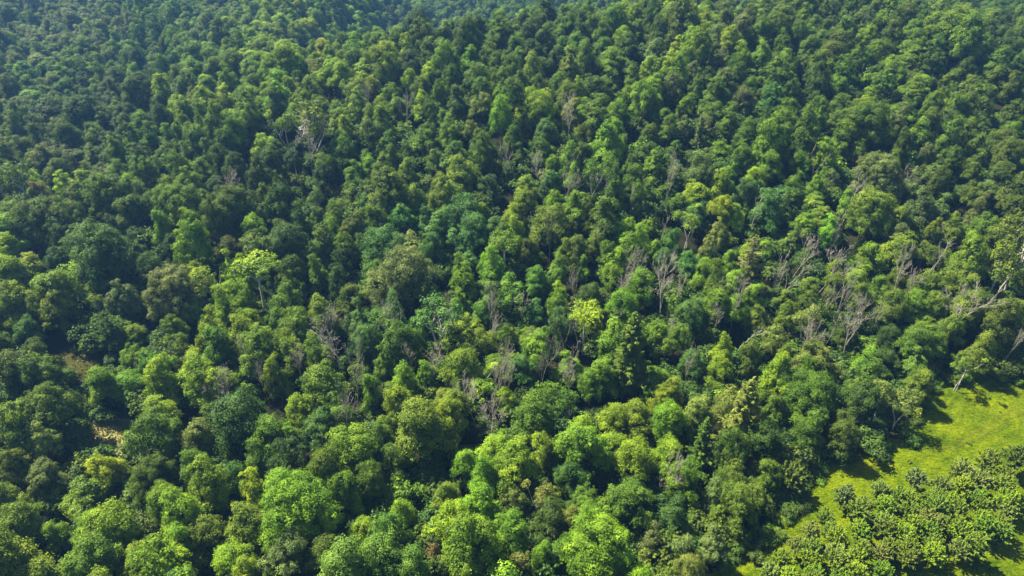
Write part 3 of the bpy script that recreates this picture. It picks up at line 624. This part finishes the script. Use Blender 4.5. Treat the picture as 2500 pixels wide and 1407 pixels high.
NAME = {'dome': 'broadleaf_tree', 'lobed': 'broadleaf_tree', 'oval': 'broadleaf_tree', 'airy': 'broadleaf_tree', 'umbrella': 'broadleaf_tree', 'grand': 'broadleaf_tree', 'bush': 'bush', 'tufted': 'plantation_tree', 'conifer': 'conifer_tree', 'pine': 'conifer_tree', 'dead': 'dead_tree', 'snag': 'dead_tree', 'twiggy': 'dead_tree'}
GROUP = {'broadleaf_tree': 'broadleaf trees of the wooded slope', 'bush': 'bushes along the open ground', 'plantation_tree': 'tufted trees of the plantation by the meadow', 'conifer_tree': 'conifers among the broadleaf trees', 'dead_tree': 'bare dead trees on the slope'}
CAT = {'broadleaf_tree': 'tree', 'bush': 'bush', 'plantation_tree': 'tree', 'conifer_tree': 'conifer', 'dead_tree': 'dead tree'}
for t in single:
    P = t['P']; nm = NAME[P['kind']]; r = bpy.data.objects.new(nm, None); COL.objects.link(r)
    r.empty_display_size = .5; r.location = (t['x'], t['y'], float(height(t['x'], t['y'])))
    r.rotation_euler = (0, t['lean'], t['rz']) if t['lean'] else (0, 0, t['rz']); r.scale = (t['sx'], t['sx'], t['sz'])
    r['label'] = t['label']; r['category'] = CAT[nm]; r['group'] = GROUP[nm]
    tr = bpy.data.objects.new('trunk', P['trunk']); COL.objects.link(tr); tr.parent = r
    if 'crown' in P:
        c = bpy.data.objects.new('crown', P['crown']); COL.objects.link(c); c.parent = r; c['tint'] = [float(v) for v in t['tint']]

# ---------------------------------------------------------------- the woods beyond: one mass, trees set out point by point
def scatter(name, items, protos, label, cat):
    """one object: a cloud of points; geometry nodes set one of PROTOS on each"""
    pc = bpy.data.collections.new(name+"_kinds"); index = {}
    for k, P in enumerate(protos):
        if 'crown' in P:
            V, Q = join([(P['cv'][0], P['cv'][1]), P['tv']]); nl = len(P['cv'][1]); mi = np.r_[np.zeros(nl), np.ones(len(P['tv'][1]))]; lf = np.r_[P['cv'][2], np.zeros(len(P['tv'][1]))]
        else: V, Q = P['tv']; mi = np.ones(len(Q)); lf = np.zeros(len(Q))
        ob = bpy.data.objects.new(f"kind_{k:02d}", mesh_from("tree_kind", V, Q, [M_LEAF, P['tm']], mi, {'leaf': lf})); pc.objects.link(ob); index[id(P)] = k
    me = bpy.data.meshes.new(name); m = len(items); me.vertices.add(m)
    xy = np.array([[t['x'], t['y']] for t in items]); co = np.c_[xy, height(xy[:, 0], xy[:, 1])].astype(np.float32); me.vertices.foreach_set("co", co.ravel())
    def at(nm, ty, key, val):
        a = me.attributes.new(nm, ty, 'POINT'); a.data.foreach_set(key, np.asarray(val).ravel())
    at('kind_id', 'INT', 'value', np.array([index[id(t['P'])] for t in items], np.int32))
    at('size', 'FLOAT_VECTOR', 'vector', np.array([[t['sx'], t['sx'], t['sz']] for t in items], np.float32))
    at('turn', 'FLOAT_VECTOR', 'vector', np.array([[0, 0, t['rz']] for t in items], np.float32))
    at('tint', 'FLOAT_COLOR', 'color', np.array([[*t['tint'], 1] for t in items], np.float32))
    ob = bpy.data.objects.new(name, me); COL.objects.link(ob); ob['label'] = label; ob['category'] = cat; ob['kind'] = 'stuff'
    ng = bpy.data.node_groups.new(name, 'GeometryNodeTree')
    ng.interface.new_socket('Geometry', in_out='INPUT', socket_type='NodeSocketGeometry'); ng.interface.new_socket('Geometry', in_out='OUTPUT', socket_type='NodeSocketGeometry')
    gi = ng.nodes.new('NodeGroupInput'); go = ng.nodes.new('NodeGroupOutput')
    ip = ng.nodes.new('GeometryNodeInstanceOnPoints'); ci = ng.nodes.new('GeometryNodeCollectionInfo'); ci.inputs[0].default_value = pc
    ci.inputs['Separate Children'].default_value = True; ci.inputs['Reset Children'].default_value = True
    def na(nm, ty):
        nn = ng.nodes.new('GeometryNodeInputNamedAttribute'); nn.data_type = ty; nn.inputs[0].default_value = nm; return nn.outputs[0]
    L = ng.links.new; L(gi.outputs[0], ip.inputs['Points']); L(ci.outputs[0], ip.inputs['Instance']); ip.inputs['Pick Instance'].default_value = True
    L(na('kind_id', 'INT'), ip.inputs['Instance Index']); L(na('size', 'FLOAT_VECTOR'), ip.inputs['Scale'])
    er = ng.nodes.new('FunctionNodeEulerToRotation'); L(na('turn', 'FLOAT_VECTOR'), er.inputs[0]); L(er.outputs[0], ip.inputs['Rotation'])
    L(ip.outputs[0], go.inputs[0]); md = ob.modifiers.new('scatter', 'NODES'); md.node_group = ng
    return ob
allp = [p for k in ('dome', 'lobed', 'oval', 'airy', 'umbrella', 'grand', 'bush') for p in PROTO[k]]
scatter('forest', rest, allp, 'dense green woods covering the upper slope and the gaps between single trees', 'forest')
# low growth on the forest floor
und = []
m = 22000; ux = rng.uniform(-300, 300, m); uy = rng.uniform(34, 400, m)
ok = (np.abs(ux) < uy*.78+100) & ~inpoly(ux, uy, MEADOW) & ~inpoly(ux, uy, SAND) & ~inpoly(ux, uy, TRACK)
for x, y in zip(ux[ok][:9000], uy[ok][:9000]):
    code = ['D', 'DO', 'D', 'S', 'D', 'M'][rng.integers(6)]; s = rng.uniform(.7, 1.7)  # mostly dark tints, so shade in the gaps is partly painted
    q = project(x, y, float(height(x, y))+1.5)
    if any(inpoly(q[0], q[1], pp) for pp in (SAND_PX, TRACK_PX, SEE_MEADOW, GAP_PX)): continue
    und.append(dict(x=x, y=y, sx=s, sz=s*rng.uniform(.7, 1.2), P=PROTO['bush'][rng.integers(5)], tint=tint_of(code, rng), rz=rng.uniform(0, 6.28)))
bx_ = np.array(MEADOW[:1]+MEADOW[7:]+MEADOW[:3])
for i in range(len(bx_)-1):
    L_ = np.linalg.norm(bx_[i+1]-bx_[i])
    for q in range(int(L_/.8)):
        p_ = bx_[i]+(bx_[i+1]-bx_[i])*rng.uniform()+rng.normal(size=2)*1.1; s = rng.uniform(.2, .95)*rng.uniform(.5, 1)
        if p_[1] > 45: und.append(dict(x=p_[0], y=p_[1], sx=s, sz=s*rng.uniform(.6, 1.1), P=PROTO['bush'][rng.integers(5)], tint=tint_of(['DO', 'O', 'M', 'MY', 'D'][rng.integers(5)], rng), rz=rng.uniform(0, 6.28)))
mx_ = np.array(MEADOW)
for q in range(260):
    p_ = np.array([rng.uniform(mx_[:, 0].min(), mx_[:, 0].max()), rng.uniform(50, 130)])
    if inpoly(p_[0], p_[1], MEADOW):
        s = rng.uniform(.10, .24); und.append(dict(x=p_[0], y=p_[1], sx=s, sz=s*.9, P=PROTO['bush'][rng.integers(5)], tint=tint_of(['O', 'Y', 'MY'][rng.integers(3)], rng), rz=rng.uniform(0, 6.28)))
scatter('undergrowth', und, PROTO['bush'], 'dark leafy undergrowth on the forest floor between the trunks', 'undergrowth')

# ---------------------------------------------------------------- ground, meadow, clearing
def ground_mat():
    m, t, out = new_mat("forest_floor"); L = t.links.new; tc = N(t, "ShaderNodeTexCoord")
    a = N(t, "ShaderNodeTexNoise"); a.inputs['Scale'].default_value = .35; a.inputs['Detail'].default_value = 6; L(tc.outputs['Object'], a.inputs['Vector'])
    cr = N(t, "ShaderNodeValToRGB"); cr.color_ramp.elements[0].position = .35; cr.color_ramp.elements[1].position = .68
    cr.color_ramp.elements[0].color = (.010, .013, .006, 1); cr.color_ramp.elements[1].color = (.026, .026, .012, 1)  # floor darkened to deepen the shade between trees
    p = N(t, "ShaderNodeBsdfPrincipled"); p.inputs['Roughness'].default_value = 1; p.inputs['Specular IOR Level'].default_value = 0; L(a.outputs[0], cr.inputs[0]); L(cr.outputs[0], p.inputs['Base Color']); L(p.outputs[0], out.inputs[0]); return m
def grid_mesh(name, xs, ys, z_off, mat, keep=None):
    X, Y = np.meshgrid(xs, ys); V = np.c_[X.ravel(), Y.ravel(), height(X, Y).ravel()+z_off]; nx = len(xs)
    I, J = np.meshgrid(np.arange(nx-1), np.arange(len(ys)-1)); b = (J*nx+I).ravel(); Q = np.c_[b, b+1, b+nx+1, b+nx]
    if keep is not None:
        c = V[Q].mean(1); Q = Q[keep(c[:, 0], c[:, 1])]; u, inv = np.unique(Q, return_inverse=True); V = V[u]; Q = inv.reshape(-1, 4)
    return mesh_from(name, V, Q, [mat], smooth=True)
def struct(name, me):
    o = bpy.data.objects.new(name, me); COL.objects.link(o); o['kind'] = 'structure'; return o
struct('ground', grid_mesh('ground', np.r_[np.arange(-1000, -250, 15.), np.arange(-250, 250, 2.), np.arange(250, 1001, 15.)], np.r_[np.arange(-200, 30, 10.), np.arange(30, 200, 2.), np.arange(200, 700, 5.), np.arange(700, 1401, 20.)], 0, ground_mat()))
def sheet(name, poly, step, off, mat, wob):
    xs = np.arange(min(p[0] for p in poly)-3, max(p[0] for p in poly)+3, step); ys = np.arange(min(p[1] for p in poly)-3, max(p[1] for p in poly)+3, step)
    def keep(x, y):
        n_ = wob*(np.sin(x*1.3+y*.7)+np.sin(y*1.9-x*.4)+.6*np.sin(x*3.1+y*2.3))
        d = polydist(x, y, poly); return (d*np.where(inpoly(x, y, poly), 1, -1)) > n_*.5-1
    return struct(name, grid_mesh(name, xs, ys, off, mat, keep))
def grass_mat(name, c0, c1, c2, lines=False):
    m, t, out = new_mat(name); L = t.links.new; tc = N(t, "ShaderNodeTexCoord")
    a = N(t, "ShaderNodeTexNoise"); a.inputs['Scale'].default_value = .11; a.inputs['Detail'].default_value = 8; a.inputs['Roughness'].default_value = .65
    b = N(t, "ShaderNodeTexNoise"); b.inputs['Scale'].default_value = 2.4; b.inputs['Detail'].default_value = 4; b.inputs['Roughness'].default_value = .7
    mp = N(t, "ShaderNodeMapping"); mp.inputs['Rotation'].default_value = (0, 0, math.radians(-38)); mp.inputs['Scale'].default_value = (.5, 1.5, 1); L(tc.outputs['Object'], mp.inputs[0])
    L(tc.outputs['Object'], a.inputs['Vector']); L(mp.outputs[0], b.inputs['Vector'])
    mi = N(t, "ShaderNodeMix", data_type='FLOAT'); mi.inputs[0].default_value = .5; L(a.outputs[0], mi.inputs[2]); L(b.outputs[0], mi.inputs[3])
    cr = N(t, "ShaderNodeValToRGB"); e = cr.color_ramp.elements; e[0].position = .41; e[0].color = (*c0, 1); e[1].position = .60; e[1].color = (*c2, 1)
    k = e.new(.5); k.color = (*c1, 1)
    p = N(t, "ShaderNodeBsdfPrincipled"); p.inputs['Roughness'].default_value = 1; p.inputs['Specular IOR Level'].default_value = 0; wv = N(t, "ShaderNodeTexWave"); wv.inputs['Scale'].default_value = .12; wv.inputs['Distortion'].default_value = 9; wv.inputs['Detail'].default_value = 3
    mw = N(t, "ShaderNodeMapping"); mw.inputs['Rotation'].default_value = (0, 0, math.radians(52)); L(tc.outputs['Object'], mw.inputs[0]); L(mw.outputs[0], wv.inputs['Vector'])
    m2 = N(t, "ShaderNodeMix", data_type='FLOAT'); m2.inputs[0].default_value = .035; L(mi.outputs[0], m2.inputs[2]); L(wv.outputs['Fac'], m2.inputs[3])
    L(m2.outputs[0], cr.inputs[0]); L(cr.outputs[0], p.inputs['Base Color'])
    bu = N(t, "ShaderNodeBump"); bu.inputs['Strength'].default_value = .8; bu.inputs['Distance'].default_value = .25; L(b.outputs[0], bu.inputs['Height']); L(bu.outputs[0], p.inputs['Normal'])
    L(p.outputs[0], out.inputs[0]); return m
M_MEADOW = grass_mat("meadow_grass", (.030, .058, .002), (.080, .118, .002), (.150, .180, .003))
sheet('meadow', MEADOW, .8, .06, M_MEADOW, .5)
sheet('path', TRACK, .5, .03, grass_mat("shade_toned_grass", (.03, .035, .010), (.045, .05, .014), (.07, .065, .022)), .3)  # track grass coloured dark: the shade over the lane is painted in
sheet('dry_ground', SAND, .4, .05, grass_mat("dry_grass", (.11, .15, .025), (.22, .20, .075), (.34, .28, .15)), .5)
# wheel ruts worn across the meadow
M_RUT = grass_mat("rut_grass", (.05, .06, .006), (.08, .095, .008), (.13, .14, .01))
def ribbon(name, pts, wd, off, mat):
    P = np.array([hit(a, b)[:2] for a, b in pts]); P = np.array([P[0]*(1-t)+P[1]*t if False else P[int(min(t, len(P)-1.001))]*(1-(min(t, len(P)-1.001) % 1))+P[int(min(t, len(P)-1.001))+1]*(min(t, len(P)-1.001) % 1) for t in np.linspace(0, len(P)-1, 60)])
    T_ = unit(np.gradient(P, axis=0)); Nn = np.c_[-T_[:, 1], T_[:, 0]]; ww = wd*(1+.35*np.sin(np.arange(60)*1.7)+.2*np.sin(np.arange(60)*.6))[:, None]
    A, B = P+Nn*ww/2, P-Nn*ww/2; V = np.stack([A, B], 1).reshape(-1, 2); V = np.c_[V, height(V[:, 0], V[:, 1])+off]; i = np.arange(59)*2
    return mesh_from(name, V, np.c_[i, i+1, i+3, i+2], [mat])
struct('wheel_track', ribbon('wheel_track', [(2290,1102),(2380,1058),(2450,1015),(2540,975)], .42, .08, M_RUT))
struct('wheel_track', ribbon('wheel_track', [(2330,1098),(2400,1066),(2470,1022),(2560,982)], .30, .08, M_RUT))

# grass tufts standing on the open ground
def tufts(name, poly_list, count, mat_tint, label, size):
    P = []
    for poly, c in poly_list:
        a = np.array(poly); x = rng.uniform(a[:, 0].min(), a[:, 0].max(), c*3); y = rng.uniform(a[:, 1].min(), a[:, 1].max(), c*3)
        k = inpoly(x, y, poly) & (y > 48); P.append(np.c_[x[k], y[k]][:c])
    P = np.concatenate(P); z = height(P[:, 0], P[:, 1]); n_ = len(P)
    C = np.c_[P, z+size*.35]; Nn = rng.normal(size=(n_, 3))*np.array([1, 1, .35])+np.array([0, 0, .25]); A = np.tile([0, 0, 1.], (n_, 1))
    V, Q = leaf_quads(C, Nn, size, rng, .6, A+rng.normal(size=(n_, 3))*.4)
    o = bpy.data.objects.new(name, mesh_from(name, V, Q, [M_LEAF], attrs={'leaf': rng.uniform(.1, .9, n_)})); COL.objects.link(o)
    o['kind'] = 'stuff'; o['label'] = label; o['category'] = 'grass'; o['tint'] = list(mat_tint); return o
tufts('grass', [(MEADOW, 42000)], 0, (.088, .126, .003), 'yellow-green meadow grass beside the plantation', .2)
tufts('dry_grass', [(SAND, 900), (TRACK, 900)], 0, (.16, .18, .045), 'pale dry grass in the small clearing at the woods edge', .45)

# ---------------------------------------------------------------- air between the camera and the far woods
def haze():
    x0, x1, y0, y1, z0, z1 = -1100, 1100, -300, 1500, -60, 104
    V = [(x, y, z) for z in (z0, z1) for y in (y0, y1) for x in (x0, x1)]
    Q = [(0, 2, 3, 1), (4, 5, 7, 6), (0, 1, 5, 4), (1, 3, 7, 5), (3, 2, 6, 7), (2, 0, 4, 6)]
    m, t, out = new_mat("haze"); v = N(t, "ShaderNodeVolumePrincipled"); v.inputs['Color'].default_value = (.20, .48, 1.0, 1)
    v.inputs['Density'].default_value = .00021; v.inputs['Anisotropy'].default_value = .2; t.links.new(v.outputs[0], out.inputs['Volume'])
    o = bpy.data.objects.new('haze', mesh_from('haze', V, Q, [m])); COL.objects.link(o); o['kind'] = 'stuff'; o['label'] = 'pale blue haze in the air over the far woods'; o['category'] = 'haze'
haze()
